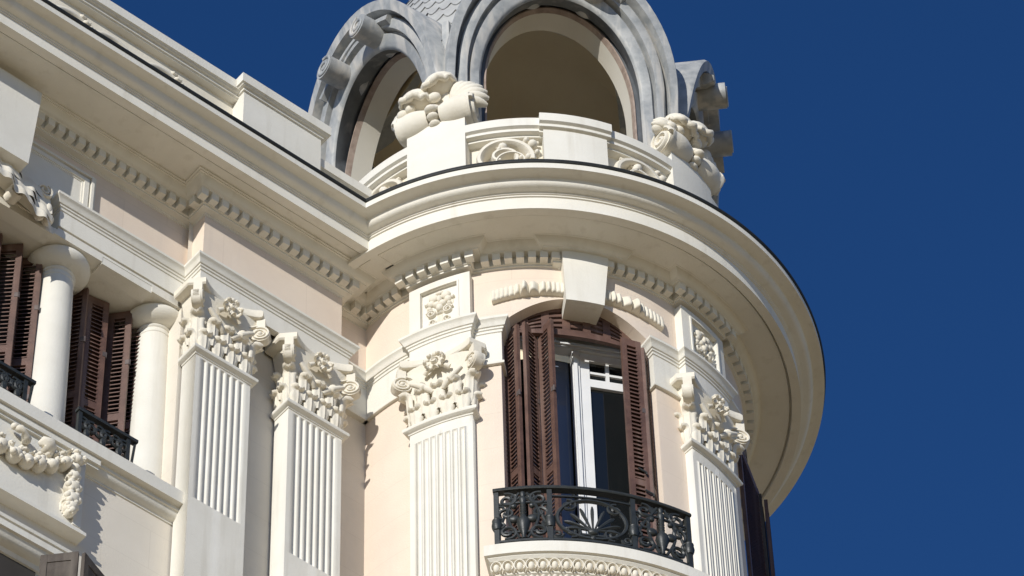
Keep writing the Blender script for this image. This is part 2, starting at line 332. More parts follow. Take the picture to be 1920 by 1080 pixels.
def capital(fr, W, parent):
    z0, z1 = 28.775, 29.63; h = W / 2
    b = MB()
    # bell
    rows = []
    for i in range(9):
        t = i / 8; z = z0 + (29.53 - z0) * t; p = -.012 + .06 * t ** 3
        rows.append([fr(-h - p, -.2, z), fr(-h - p, p, z)] + [fr(-h - p + (W + 2 * p) * k / 8, p, z) for k in range(1, 8)] + [fr(h + p, p, z), fr(h + p, -.2, z)])
    b.grid(rows)
    # two rows of acanthus leaves
    lw = W / 4.0
    for k in range(4): b.leaf(fr, -h + (k + .5) * W / 4, .0, z0 - .01, lw * 1.0, .215, .032, back=.010)
    for k in range(1, 4): b.leaf(fr, -h + k * W / 4, .010, z0 + .10, lw * .96, .285, .039, back=.018)
    for sx in (-1, 1):
        fs = (lambda sg: (lambda x, y, z: fr(sg * (h + y), -x if sg > 0 else x, z)))(sx)
        for kx in (.05, .155): b.leaf(fs, -kx * 1.0 if sx < 0 else kx, .0, z0 - .01, lw * .72, .215, .038, back=.012)
        b.leaf(fs, -.105 if sx < 0 else .105, .012, z0 + .10, lw * .72, .28, .044, back=.02)
    for sx in (-1, 1):                      # big leaves under the corner volutes and the stems that feed them
        q = math.sqrt(.5)
        fd = (lambda sg: (lambda x, y, z: fr(sg * (h - .02) + sg * q * y + q * x, -.02 + q * y - sg * q * x, z)))(sx)
        b.leaf(fd, 0, .0, z0 + .06, lw * .9, .36, .052, back=.045)
        b.tube([fr(sx * (.05 + .06 * t) + sx * .13 * t * t, .035 + .05 * t, z0 + .33 + .10 * t + .07 * t * t) for t in [i / 8 for i in range(9)]], [.020 + .014 * math.sin(i / 8 * 3) for i in range(9)], 8)
        b.leaf(fr, sx * .10, .03, z0 + .33, .07, .13, .026, lean=sx * .06)
    b.build("acanthus_bell", ORN, parent, smooth=50)
    for sx in (-1, 1):                      # corner volutes, set on the diagonal: a rolled band with raised spiral on both cheeks
        q = math.sqrt(.5); v = MB()
        fd = (lambda sg: (lambda x, y, z: fr(sg * (h + .010) + sg * q * x - sg * q * y * 1.0, .018 + q * x + q * y, z)))(sx)
        rad = .104; cz = 29.335; sp = spiral(.055, cz, rad - .015, .014, math.pi * .62, -2.15, 54, .85)
        v.ribbon(fd, sp, [.034 - .014 * i / 54 for i in range(55)], -.05, .050)
        inv = lambda x, y, z: fd(x, -y, z)
        v.ribbon(inv, sp, [.034 - .014 * i / 54 for i in range(55)], -.02, .050)
        # hub and web between the two cheeks
        v.prism(fd, [(.055 + .088 * math.cos(a * math.pi / 12), cz + .088 * math.sin(a * math.pi / 12)) for a in range(24)], -.034, .034)
        v.ball(fd, (.055, .034, cz), (.026, .03, .026)); v.ball(fd, (.055, -.034, cz), (.026, .03, .026))
        # band sweeping from the bell up into the roll
        band = [(-.20, cz - .11), (-.15, cz - .03), (-.09, cz + .05), (-.02, cz + .095), (.03, cz + .105)]
        v.ribbon(fd, band, .03, -.05, .05)
        # little plume between roll and abacus
        v.box(fd, .02, .10, -.04, .04, cz + .09, 29.535)
        v.build("volute", ORN, parent, smooth=50)
    # abacus with hollowed sides and cut corners
    a = MB(); pr = [(-.03, 29.53), (-.012, 29.535), (.0, 29.55), (.0, 29.61), (-.02, 29.632)]
    cut = []
    xo = h + .135; yo = .125
    cut += [(-xo, -.2), (-xo + .0, yo - .115), (-xo + .115, yo)]
    for k in range(1, 16):
        t = k / 16; x = (-xo + .115) + (2 * xo - .23) * t; cut.append((x, yo - .105 * math.sin(math.pi * t) ** .8))
    cut += [(xo - .115, yo), (xo, yo - .115), (xo, -.2)]
    rows = []
    for p, z in pr:
        row = []
        for x, y in cut:
            row.append(fr(x * (1 + p / xo), y + (p if y > -.19 else 0), z))
        rows.append(row)
    a.grid(rows); a.poly(list(reversed(rows[0]))); a.poly(rows[-1])
    a.build("abacus", ORN, parent, smooth=30)
    r = MB()                                # flower on the abacus with its stalk of buds
    fz, fy = 29.44, .085
    for k in range(7):
        an = k * math.pi * 2 / 7 + .3; ca, sa = math.cos(an), math.sin(an)
        r.leaf(lambda X, Y, Z, ca=ca, sa=sa: fr(X * sa + Z * ca, fy + Y, fz - X * ca + Z * sa), 0, -.005, .012, .052, .078, .024, th=.012)
    r.ball(fr, (0, fy + .012, fz), (.030, .030, .030), 10, 6)
    r.ribbon(fr, spiral(.0, fz, .034, .008, 0.5, 1.3, 20), .014, fy, fy + .045)
    for dx, dz, q in ((-.045, .085, .024), (.0, .105, .027), (.05, .09, .024), (-.075, .05, .018), (.08, .045, .019)): r.ball(fr, (dx, fy + .01, fz + dz), (q * 1.1, q, q), 8, 5)
    for sx in (-1, 1): r.tube([fr(sx * (.03 + .09 * t), .05 + .02 * math.sin(3 * t), fz - .02 - .06 * t) for t in [i / 6 for i in range(7)]], [.012 + .016 * t for t in [i / 6 for i in range(7)]], 7)
    r.build("flower", ORN, parent, smooth=60)
pilaster(FU((P1L + P1R) / 2, PIL_V), P1R - P1L, wing, "fluted pilaster beside the second round column", 26.86, 28.665)
pilaster(FU((P2L + P2R) / 2, PIL_V), P2R - P2L, wing, "fluted pilaster next to the round tower", 26.86, 28.665)
# ------- columns
def column(u, v, parent, label):
    s = MB(); prof = [(.186, 26.94)]
    for i in range(9):
        t = i / 8; prof.append((.186 - .010 * t - .022 * t * t, 26.94 + t * (29.265 - 26.94)))
    prof += [(.158, 29.268), (.160, 29.275), (.160, 29.285), (.154, 29.29), (.154, 29.325), (.162, 29.33), (.168, 29.345), (.162, 29.36), (.156, 29.362)]
    s.lathe((u, v), prof, F, 56)
    o = s.build("column", STONE, parent, label, smooth=40)
    c = MB(); c.lathe((u, v), [(.154, 29.36), (.175, 29.365), (.215, 29.378), (.252, 29.40), (.278, 29.43), (.290, 29.46), (.290, 29.485), (.280, 29.502), (.262, 29.51), (.0, 29.51)], F, 64)
    c.build("echinus", STONE, o, smooth=50)
    a = MB(); a.box(F, u - .262, u + .262, -.565, REC_V - .010, 29.508, 29.581); a.build("abacus", STONE, o, smooth=0)
    b = MB(); b.lathe((u, v), [(.185, 26.99), (.21, 26.985), (.225, 26.965), (.225, 26.94)], F, 48); b.build("base_ring", STONE, o)
    return o
CV = -.30
column(-5.22, CV, wing, "round column left of the other")
column(-4.155, CV, wing, "round column beside the fluted pilaster")

# ------- louvred shutters
def shutter(name, p0, p1, z0, z1, fr, parent, m=BROWN, ns=None, label=None, th=.034, hinge=True, blind=False, closed=False, panel=False):
    dx, dy = p1[0] - p0[0], p1[1] - p0[1]; L = math.hypot(dx, dy); ex, ey = dx / L, dy / L; nx, ny = -ey, ex
    lf = lambda x, y, z: fr(p0[0] + ex * x + nx * y, p0[1] + ey * x + ny * y, z)
    s = MB(); st = min(.055, L * .26); hh = th / 2
    s.box(lf, 0, st, -hh, hh, z0, z1); s.box(lf, L - st, L, -hh, hh, z0, z1)
    zs = [z0, z0 + .14, z0 + (z1 - z0) * .42, z0 + (z1 - z0) * .42 + .09, z1 - .09, z1]
    for a, b in ((0, 1), (2, 3), (4, 5)): s.box(lf, st, L - st, -hh + .002, hh - .002, zs[a], zs[b])
    pitch = .053
    for a, b in ((1, 2), (3, 4)):
        if panel: s.box(lf, st - .004, L - st + .004, -hh + .008, hh - .009, zs[a] - .002, zs[b] + .002); continue
        n = max(2, int((zs[b] - zs[a]) / pitch)); pz = (zs[b] - zs[a]) / n
        for k in range(n):
            zc = zs[a] + (k + .5) * pz; t = .0065; dz = .030 if closed else .018
            pts = [(hh + .004, zc - dz - t), (hh + .004, zc - dz + t), (-hh + .002, zc + dz + t), (-hh + .002, zc + dz - t)]
            s.grid([[lf(st - .004, y, z) for y, z in pts], [lf(L - st + .004, y, z) for y, z in pts]], False, True)
        if blind: s.box(lf, st - .004, L - st + .004, -hh + .001, -hh + .006, zs[a], zs[b])
    o = s.build(name, m, parent, label, smooth=0)
    if hinge:
        for zz in (z0 + (z1 - z0) * .25, z0 + (z1 - z0) * .72):
            k = MB(); k.tube([lf(L + .006, hh * .6, zz - .035), lf(L + .006, hh * .6, zz + .035)], .011, 6); k.box(lf, L - .03, L + .002, hh - .001, hh + .004, zz - .03, zz + .03)
            k.build("hinge", STEEL, o, smooth=0)
    return o
SZ0, SZ1 = 26.96, 29.485
def pair(u0, parent, where):
    # one leaf swung straight out, the other folded in two
    shutter("shutter", (u0 + .0, -.44), (u0 + .10, -.30), SZ0, SZ1, F, parent, label="dark shutter leaf seen from its shaded side " + where, blind=True)
    shutter("shutter", (u0 + .13, -.37), (u0 + .345, -.335), SZ0, SZ1, F, parent, label="shaded shutter leaf " + where, blind=True)
    shutter("shutter", (u0 + .42, -.43), (u0 + .56, -.27), SZ0, SZ1, F, parent)
    shutter("shutter", (u0 + .58, -.41), (u0 + .73, -.25), SZ0, SZ1, F, parent)
pair(-4.98, wing, "between the two columns")
for a in ((-5.99, -.44, -5.83, -.27), (-5.80, -.42, -5.62, -.25), (-5.56, -.42, -5.40, -.26)):
    shutter("shutter", (a[0], a[1]), (a[2], a[3]), SZ0, SZ1, F, wing)
# ------- low carved panel with a fruit garland, under the sill
m = MB(); PL, PR, PZ0, PZ1, PY = -7.2, -5.03, 25.80, 26.69, .10
m.box(F, PL, PR, .0, PY, PZ0 + .02, PZ1)
for a, b, y in ((25.80, 25.835, .155), (25.835, 25.865, .135), (25.865, 25.90, .115)): m.box(F, PL, PR + (y - .10) * .8, .0, y, a, b)
m.box(F, PR - .075, PR + .006, .0, PY + .022, 25.90, 26.69)
panel = m.build("carved_panel", STONE, wing)
m = MB(); fr = FU(0, PY)
pts = [(-5.15, 26.60), (-5.26, 26.49), (-5.38, 26.38), (-5.50, 26.31), (-5.62, 26.27), (-5.74, 26.26), (-5.88, 26.28), (-6.02, 26.34)]
for i, (x, z) in enumerate(pts):
    s = .054 + .013 * min(i, 4) / 4
    m.ball(fr, (x, .055, z), (s * 1.05, .075 + .01 * (i % 2), s), 12, 8)
    for k in range(3): m.leaf(lambda X, Y, Z, x=x, z=z, g=(k - 1) * .9 + .2 * (i % 3): fr(x + X * math.cos(g) - Z * math.sin(g), Y, z + X * math.sin(g) + Z * math.cos(g)), 0, .045, .01, .07, s * 1.45, .026)
    for k in range(3):
        a = random.uniform(0, 6.28); q = random.uniform(.5, .95) * s
        m.ball(fr, (x + q * math.cos(a), .085 + random.uniform(0, .03), z + q * math.sin(a) * .9), random.uniform(.018, .034), 8, 5)
for z, s in ((26.50, .052), (26.40, .06), (26.27, .078), (26.13, .082), (26.03, .06), (25.98, .042)):
    m.ball(fr, (-5.155, .045, z), (s, .07, s * .95), 12, 8)
    for k in range(6):
        a = k * 1.05 + z; m.ball(fr, (-5.155 + s * .65 * math.cos(a), .075, z + s * .6 * math.sin(a)), s * .42, 8, 5)
m.ball(fr, (-5.15, .05, 26.63), (.062, .06, .058), 12, 8)
for k in range(7): m.leaf(fr, -5.155 + .018 * (k - 3), .0, 26.00 - .02 * (k % 3), .05, .09, .03)
m.build("fruit_garland", ORN, panel, smooth=60)
m = MB()
m.tube([fr(-5.74 + .03 * i, .05 + .03 * math.sin(i), 26.60 - .012 * i) for i in range(6)], [.028, .04, .024, .036, .05, .02], 8)
m.ball(fr, (-5.76, .05, 26.61), .032); m.tube([fr(-5.52 + .03 * i, .06 + .04 * math.sin(i * .9), 26.55 + .02 * math.sin(i * 1.2)) for i in range(7)], [.02, .05, .07, .075, .06, .045, .02], 10, .6)
m.tube([fr(-5.36 + .02 * i, .05, 26.57 - .03 * i) for i in range(5)], [.02, .03, .03, .022, .012], 8)
m.build("ribbon_bow", ORN, panel, smooth=60)
# ------- head of the window below, with its folded shutter
m = MB()
HEAD = [(-.1, 25.22), (.0, 25.22), (.03, 25.23), (.05, 25.26), (.10, 25.275), (.13, 25.30), (.15, 25.34), (.175, 25.345), (.175, 25.42), (.19, 25.425), (.195, 25.455), (-.1, 25.475)]
m.sweep([(-7.6, WALL_V), (-5.27, WALL_V), (-5.27, -.2)], HEAD, F)
m.build("window_hood", STONE, wing)
m = MB(); m.box(F, -7.4, -5.36, -.3, WALL_V + .012, 22.9, 25.24); m.build("opening_shade_box", DARK, wing, smooth=0)  # solid dark box, painted as the shade inside the opening
shutter("shutter", (-5.47, .28), (-5.26, .50), 22.6, 25.13, F, wing, OLDWOOD, label="faded brown folded shutter of the window under the garland", panel=True)
shutter("shutter", (-5.23, .52), (-4.86, .37), 22.6, 25.13, F, wing, OLDWOOD, label="faded brown folded shutter of the window under the garland", panel=True)
# ------- over the columns at the far end: framed panel, projecting block, acanthus bracket
m = MB(); fr = FU(0, REC_V - .055)
a0, a1, b0, b1 = -6.9, -5.085, 29.99, 30.60
for o_, y, wd in ((0, .034, .03), (.03, .058, .028), (.075, .042, .05), (.125, .028, .02)):
    m.box(fr, a1 - o_ - wd, a1 - o_, -.01, y, b0, b1 - o_); m.box(fr, a0, a1 - o_ - wd, -.01, y - .001, b1 - o_ - wd, b1 - o_)
m.box(fr, a0, a1 - .10, -.01, .02, b0, b1 - .10)
m.build("framed_panel", STONE, wing, smooth=0)
m = MB()
pl = [(-6.7, 30.87), (-5.92, 30.87), (-5.985, 29.80), (-6.63, 29.80)]
m.prism(F, pl, -.04, .30)
m.build("keystone", STONE, wing, "plain keystone block at the far end of the wing's frieze", smooth=0)
m = MB()                                    # acanthus scroll bracket: layered pleated leaves drooping over a roll
for k in range(4):
    rows = []; nn = 40
    for i in range(nn + 1):
        t = i / nn; x = -6.32 + .70 * t; sc = .016 * math.sin(t * 19 + k * 1.3) + .009 * math.sin(t * 31)
        z0_ = 29.97 - .115 * k - .16 * t ** 1.6; dp = .30 * (1 - .55 * t) 
        row = []
        for j in range(9):
            q = j / 8; row.append(F(x + .03 * q, .03 + dp * math.sin(q * 1.75) * (.55 + .12 * k) + sc * q, z0_ + .06 - .20 * q + .05 * math.sin(q * 3.1) + sc * .8 * q))
        rows.append(row)
    m.grid(rows)
m.ribbon(FU(0, .02), spiral(-5.68, 29.86, .085, .02, 1.2, -1.8, 36), .03, 0, .10)
m.ribbon(FU(0, .06), spiral(-6.0, 29.53, .07, .015, 2.2, -1.8, 36), .028, 0, .12)
m.ball(F, (-5.62, .08, 29.64), (.05, .06, .09), 10, 7); m.ball(F, (-5.60, .07, 29.54), (.06, .06, .06), 10, 7); m.ball(F, (-5.70, .09, 29.50), (.05, .05, .05), 10, 7)
m.box(F, -6.9, -5.56, -.26, .02, 29.58, 29.98)
m.build("acanthus_bracket", ORN, wing, smooth=55)
m = MB(); fr = FU(0, REC_V - .055)
m.ribbon(fr, spiral(-5.86, 30.60, .07, .012, -2.0, 1.7, 36), .03, 0, .035)
m.ribbon(fr, [(-5.80 + .04 * i, 30.535 + .012 * math.sin(i * 1.4)) for i in range(10)], [.03 + .03 * math.sin(i * .9) ** 2 for i in range(10)], 0, .03)
m.build("scroll_relief", STONE, wing, smooth=55)
# ------- parapet of the wing
par = root("parapet", F(-4, .2, 31.3), "straight cream roof parapet with a raised end block above the wing cornice", "parapet")
COP = [(-.30, 0), (.0, 0), (.0, .012), (.018, .016), (.018, .045), (.045, .05), (.055, .062), (.07, .066), (.07, .19), (.06, .20), (-.30, .205)]
def coping(path, z, fr, parent, k=1.0): 
    m = MB(); m.sweep(path, [(p, z + q) for p, q in COP], fr); return m.build("coping", STONE, parent)
PV = .235; PT = 32.845                      # pedestal face, coping underside
m = MB(); m.box(F, -3.675, -2.75, -.25, PV, 31.3, PT); m.build("end_block", STONE, par, smooth=0)
coping([(-3.675, -.25), (-3.675, PV), (-2.75, PV), (-2.75, -.25)], PT - .005, F, par)
m = MB(); m.box(F, -12, -3.675, -.22, PV - .175, 31.3, PT - .0); 
m.build("parapet_wall", ORN, par, smooth=0)
coping([(-12, PV - .10), (-3.6, PV - .10)], PT - .03, F, par)
m = MB(); m.box(F, -2.75, -1.6, -.25, PV - .16, 31.3, 32.50); m.build("parapet_wall", ORN, par, smooth=0)
coping([(-2.75, PV - .11), (-1.6, PV - .11)], 32.44, F, par)
for x0 in (-4.55, -5.6):
    m = MB(); fr = FU(0, PV - .175)
    m.ribbon(fr, spiral(x0, 32.25, .36, .06, math.pi * .1, 1.6, 60), .07, 0, .09)
    m.ribbon(fr, spiral(x0 - .55, 32.3, .30, .05, math.pi * .9, -1.5, 60), .07, 0, .09)
    for k in range(5): m.leaf(fr, x0 + .28 - .05 * k, .03, 32.18 + .05 * k, .10, .20, .04, lean=.05)
    m.build("scroll_relief", ORN, par, smooth=55)

# ------------------------------------------------------------------ the round corner tower
tower = root("corner_tower", (0, 0, 0), "round pink and cream corner tower with fluted pilasters, arched balcony window and deep curved cornice", "tower")
OT0, OT1 = WT - 20.6, WT + 20.7             # opening of the balcony window
SPR, RISE, OBOT = 29.98, .35, 26.50
def archz(th): q = (th - WT) / 20.65; return SPR + RISE * max(0, 1 - q * q)
m = MB()
def wallstrip(t0, t1, z0, z1, r=RW, st=1.5):
    m.grid([[T(x, y, z0), T(x, y, z1)] for x, y in arc(r, t0, t1, st)])
wallstrip(-80, OT0, -ZO, 30.9); wallstrip(OT0, OT1, -ZO, OBOT)
wallstrip(OT1, 68, -ZO, 30.9); wallstrip(68, 110, 30.1, 30.9); wallstrip(68, 110, -ZO, 26.5); wallstrip(110, 200, -ZO, 30.9)
n = 40; g = []; gs = []
for i in range(n + 1):
    th = OT0 + (OT1 - OT0) * i / n; g.append([P(th, RW, archz(th)), P(th, RW, 30.9)]); gs.append([P(th, RW, archz(th)), P(WT + (th - WT) * .97, 1.76, archz(th))])
m.grid(g); m.grid(gs)
for th, k in ((OT0, 1), (OT1, 1)): m.grid([[P(th, RW, OBOT), P(th, RW, SPR)], [P(WT + (th - WT) * .97, 1.76, OBOT), P(WT + (th - WT) * .97, 1.76, SPR)]])
for th in (68, 110): m.grid([[P(th, RW, 26.5), P(th, RW, 30.1)], [P(th, 1.7, 26.5), P(th, 1.7, 30.1)]])
m.grid([[P(68, RW, 30.1), P(68, 1.7, 30.1)], [P(89, RW, 30.1), P(89, 1.7, 30.1)], [P(110, RW, 30.1), P(110, 1.7, 30.1)]])
m.build("wall", PINK, tower, smooth=30)
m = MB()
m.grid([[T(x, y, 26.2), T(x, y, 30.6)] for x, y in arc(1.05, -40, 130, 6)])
m.build("dim_room", DARK, tower, smooth=0)  # curved sheet, coloured dark to read as an unlit room
# entablature pieces
m = MB()
for a, b in PA: m = MB(); m.sweep([(1.85 * math.sin(R(a)), 1.85 * math.cos(R(a)))] + arc(RP, a, b) + [(1.85 * math.sin(R(b)), 1.85 * math.cos(R(b)))], ARCHI, T); m.build("architrave", STONE, tower)
for a, b in ((-80, PA[0][0] + 1), (PA[0][1] - 1, OT0 + .35), (OT1 - .35, PA[1][0] + 1), (PA[1][1] - 1, 67.6)):
    m = MB(); pa = arc(RW + .012, a, b)
    if abs(b - (OT0 + .35)) < .01: pa = pa + [(1.80 * math.sin(R(b)), 1.80 * math.cos(R(b)))]
    if abs(a - (OT1 - .35)) < .01: pa = [(1.80 * math.sin(R(a)), 1.80 * math.cos(R(a)))] + pa
    m.sweep(pa, IMPOST, T); m.build("architrave", STONE, tower)
def tsweep(mb, segs, prof, st=1.5):         # stepped rings: each step keeps a square mitre whatever the offset
    cols = [[] for _ in range(sum(max(2, int((t1 - t0) / st)) + 1 for r, t0, t1 in segs))]
    for p, z in prof:
        i = 0
        for k, (r, t0, t1) in enumerate(segs):
            n = max(2, int((t1 - t0) / st)); s = math.degrees(p / r)
            a = t0 + (0 if k == 0 else (-s if r > segs[k - 1][0] else s)); b = t1 + (0 if k == len(segs) - 1 else (s if r > segs[k + 1][0] else -s))
            for q in range(n + 1): cols[i].append(P(a + (b - a) * q / n, r + p, z)); i += 1
    mb.grid(cols)
tp = [(RW, -80, PA[0][0]), (RP, *PA[0]), (RW, PA[0][1], 7.6), (RW + .05, 7.6, 21.6), (RW, 21.6, PA[1][0]), (RP, *PA[1]), (RW, PA[1][1], 115)]
m = MB(); tsweep(m, tp, BED); tbed = m.build("bed_moulding", STONE, tower)
m = MB(); m.sweep(arc(1.0, -100, 235, 1.0), [(x - 1, z) for x, z in corona(FR, LR, -.027)], T, False); tcor = m.build("cornice", STONE, tower, smooth=28)
m = MB(); m.sweep(arc(1.0, -100, 235, 1.0), [(x - 1, z) for x, z in flashing(LR)], T, False); m.build("roof_flashing", TAR, tcor, "black tarred edge along the top of the curved cornice")
def tdent(t0, t1, r, n):
    for i in range(n):
        th = t0 + (t1 - t0) * (i + .5) / n; wd = math.radians(abs(t1 - t0) / n) * r * .66
        dentil(TB(th, r), 0, wd, tbed)
tdent(-33.6, -11.9, RP, 7); tdent(39.7, 62.3, RP, 8)
tdent(-11.6, 9.3, RW, 7); tdent(20.5, 40.4, RW, 7); tdent(62.4, 100, RW, 11); tdent(-45, -33.6, RW, 4)
m = MB()                                    # wedge-shaped keystone
g = []
for y0, y1 in ((0, 0),):
    ks = [(9.25, 30.96), (21.35, 30.96), (19.35, 30.165), (9.75, 30.165)]
    fa = []; 
    for zt in range(9):
        t = zt / 8; a = 9.25 + (9.75 - 9.25) * t; b = 21.35 + (19.35 - 21.35) * t; z = 30.96 + (30.165 - 30.96) * t
        fa.append([P(a, 1.80, z)] + [P(a + (b - a) * i / 8, 2.145, z) for i in range(9)] + [P(b, 1.80, z)])
    m.grid(fa); m.poly(fa[-1]); m.poly(list(reversed(fa[0])))
m.build("keystone", STONE, tower, smooth=30)
# frieze blocks over the pilasters with a sunk carved panel
for (a, b), lab in zip(PA, ("carved frieze block over the pilaster nearer the wing", "carved frieze block over the pilaster past the balcony window")):
    m = MB(); c = (a + b) / 2; fr = TB(c, RP); h = R(b - a) / 2 * RP; q = h * .60; z0, z1, zi0, zi1 = 29.99, 30.70, 30.04, 30.60
    for x0, x1, za, zb in ((-h, -q, z0, z1), (q, h, z0, z1), (-q, q, z0, zi0), (-q, q, zi1, z1)):
        m.grid([[fr(x0 + (x1 - x0) * i / 4, 0, za), fr(x0 + (x1 - x0) * i / 4, 0, zb)] for i in range(5)])
    m.grid([[fr(-q + 2 * q * i / 4, -.035, zi0), fr(-q + 2 * q * i / 4, -.035, zi1)] for i in range(5)])
    for x in (-q, q): m.grid([[fr(x, 0, zi0), fr(x, 0, zi1)], [fr(x, -.035, zi0), fr(x, -.035, zi1)]])
    for z in (zi0, zi1): m.grid([[fr(-q, 0, z), fr(q, 0, z)], [fr(-q, -.035, z), fr(q, -.035, z)]])
    for x in (-h, h): m.grid([[fr(x, 0, z0), fr(x, 0, z1)], [fr(x, -.16, z0), fr(x, -.16, z1)]])
    e = .018
    for x0, x1, za, zb in ((-q - e, -q, zi0, zi1 + e), (q, q + e, zi0, zi1 + e), (-q, q, zi1, zi1 + e)): m.box(fr, x0, x1, -.002, .010, za, zb, 3)
    blk = m.build("frieze_block", STONE, tower, lab, smooth=30)
    o = MB(); y = -.034
    for sx in (-1, 1):
        for k, (x, z, s) in enumerate(((.062, 30.49, .05), (.085, 30.42, .04), (.03, 30.39, .038), (.10, 30.35, .026))): o.ball(fr, (sx * x, y + .004, z), (s, .034, s), 12, 7)
        o.ribbon(fr, spiral(sx * .085, 30.27, .05, .012, 1.57 - sx * 1.2, sx * 1.6, 30), .02, y - .01, y + .03)
        o.ribbon(fr, spiral(sx * .075, 30.14, .045, .012, -1.57 + sx * .8, -sx * 1.5, 30), .018, y - .01, y + .028)
        o.leaf(fr, sx * .10, y - .012, 30.29, .06, .13, .016, lean=sx * .03)
    o.ball(fr, (0, y + .01, 30.33), (.036, .034, .045), 10, 6); o.ball(fr, (0, y + .012, 30.45), (.026, .034, .05), 10, 6)
    o.leaf(fr, 0, y - .012, 30.07, .07, .18, .016); o.ball(fr, (.0, y + .005, 30.545), (.045, .022, .022), 8, 5)
    o.build("carved_flower", ORN, blk, smooth=60)
pilaster(TB(sum(PA[0]) / 2, RP), R(PA[0][1] - PA[0][0]) * RP, tower, "fluted curved pilaster between the wing and the balcony window", 26.60, 28.56, 14, .14)
pilaster(TB(sum(PA[1]) / 2, RP), R(PA[1][1] - PA[1][0]) * RP, tower, "fluted curved pilaster on the far side of the balcony window", 26.60, 28.56, 14, .14)
# pleated ribbon reliefs either side of the keystone
def pleats(t0, t1, parent):                 # a crimped ribbon: small flutes at its ends, two or three big rolls in the middle
    m = MB(); n = 260; rows = []; ph = 0.0
    for i in range(n + 1):
        t = i / n; th = t0 + (t1 - t0) * t
        big = math.exp(-((t - .56) / .22) ** 2); ph += (2 * math.pi) * (16.5 - 10.2 * big) / n
        amp = .010 + (.075 + .03 * math.sin(t * 17)) * big; y = .050 - .025 * big + amp * abs(math.sin(ph / 2)) ** .75
        zb = 30.262 + .085 * t + .030 * math.sin(math.pi * t); zt = zb + .160 - .02 * big
        rows.append([P(th, RW - .01, zb), P(th, RW + y * .72, zb), P(th, RW + y * .94, zb + .006), P(th, RW + y, zb + .022), P(th, RW + y * .97, (zb + zt) / 2), P(th, RW + y * .78, zt - .012), P(th, RW + y * .55, zt), P(th, RW - .01, zt)])
    m.grid(rows); m.poly(rows[0]); m.poly(list(reversed(rows[-1])))
    m.build("pleated_ribbon", ORN, parent, smooth=60)
pleats(-8.8, 9.6, tower); pleats(37.4, 19.2, tower)
# ------- balcony window
a = R(14.4); 
wfr = lambda x, y, z: ((1.60 + y) * math.sin(a) + x * math.cos(a), -(1.60 + y) * math.cos(a) + x * math.sin(a), z + ZO)
m = MB()
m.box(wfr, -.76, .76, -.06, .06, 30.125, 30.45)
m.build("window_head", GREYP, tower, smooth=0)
win = MB()
win.box(wfr, -.72, -.64, -.03, .05, 26.5, 30.05); win.box(wfr, .66, .74, -.03, .05, 26.5, 30.05)
win.box(wfr, -.72, .74, -.035, .06, 30.055, 30.085); win.box(wfr, -.74, .76, -.02, .08, 30.092, 30.124)
window = win.build("window", WHITE, tower, "white french window with one sash standing open", smooth=0)
def sash(x0, x1, fr, name, lab=None):
    s = MB(); f = .088
    s.box(fr, x0, x0 + f, -.02, .035, 26.55, 30.05); s.box(fr, x1 - f, x1, -.02, .035, 26.55, 30.05)
    for za, zb in ((26.55, 26.75), (29.595, 29.70), (29.955, 30.05)): s.box(fr, x0 + f, x1 - f, -.02, .034, za, zb)
    xm = x0 + f + .17
    s.box(fr, xm - .017, xm + .017, -.012, .026, 29.70, 29.955); s.box(fr, x0 + f, x1 - f, -.012, .0255, 29.785, 29.815)
    o = s.build(name, WHITE, window, lab, smooth=0)
    p = MB(); p.box(fr, x0 + f - .005, x1 - f + .005, -.004, .004, 26.7, 29.62); p.build("pane", GLASS, o, smooth=0)
    p = MB(); p.box(fr, x0 + f - .005, x1 - f + .005, -.0038, .0042, 29.66, 29.98); p.build("pane", GLASS, o, smooth=0)
sash(.062, .655, wfr, "sash")
s = MB(); s.box(wfr, -.012, .055, -.03, .050, 26.55, 30.045); s.box(wfr, -.006, .028, .051, .072, 26.55, 30.02); s.build("meeting_stile", WHITE, window, smooth=0)
oa = R(-68); ofr = lambda x, y, z: wfr(-.60 + x * math.cos(oa) - y * math.sin(oa), x * math.sin(oa) + y * math.cos(oa), z)
sash(.0, .52, ofr, "sash", "white window sash swung open into the room")
s = MB(); s.box(wfr, -.40, -.016, -.10, -.085, 26.6, 30.02); s.build("pane", mat("painted_sky_glass", (.16, .19, .26), (.14, .17, .24), 1, .05, 0), window, smooth=0)  # blue sky reflection painted into the pane colour
# slatted transom following the arch
m = MB(); TL = 29.985
def band(t0, t1, lo, hi, n=10, r0=1.865, r1=1.905):
    rows = []
    for i in range(n + 1):
        th = t0 + (t1 - t0) * i / n; hh = max(.012, archz(th) - TL); za = TL + hh * lo; zb = TL + hh * hi
        rows.append([P(th, r0, za), P(th, r1, za), P(th, r1, zb), P(th, r0, zb)])
    m.grid(rows, False, True); m.poly(rows[0]); m.poly(list(reversed(rows[-1])))
band(OT0 + .4, OT1 - .4, -.12, .13, 30); band(OT0 + .4, OT1 - .4, .87, 1.02, 30)
k = 7; wdt = (OT1 - OT0 - .8) / k
for i in range(k + 1):
    c = OT0 + .4 + i * wdt; band(max(c - 1.1, OT0 + .4), min(c + 1.1, OT1 - .4), .131, .869, 3)
for i in range(k):
    for j in range(3):
        band(OT0 + .4 + i * wdt + 1.1, OT0 + .4 + (i + 1) * wdt - 1.1, .245 + .215 * j, .345 + .215 * j, 5, 1.868, 1.90)
m.build("slatted_transom", BROWN, tower, smooth=30)
BZ0, BZ1 = 26.56, 29.97
shutter("shutter", (-.205, 1.83), (-.085, 1.985), BZ0, BZ1 + .02, T, tower, label="louvred shutter leaf nearest the wing, lit")
shutter("shutter", (-.035, 1.975), (.075, 1.825), BZ0, BZ1 + .06, T, tower, label="louvred shutter leaf turned away from the sun")
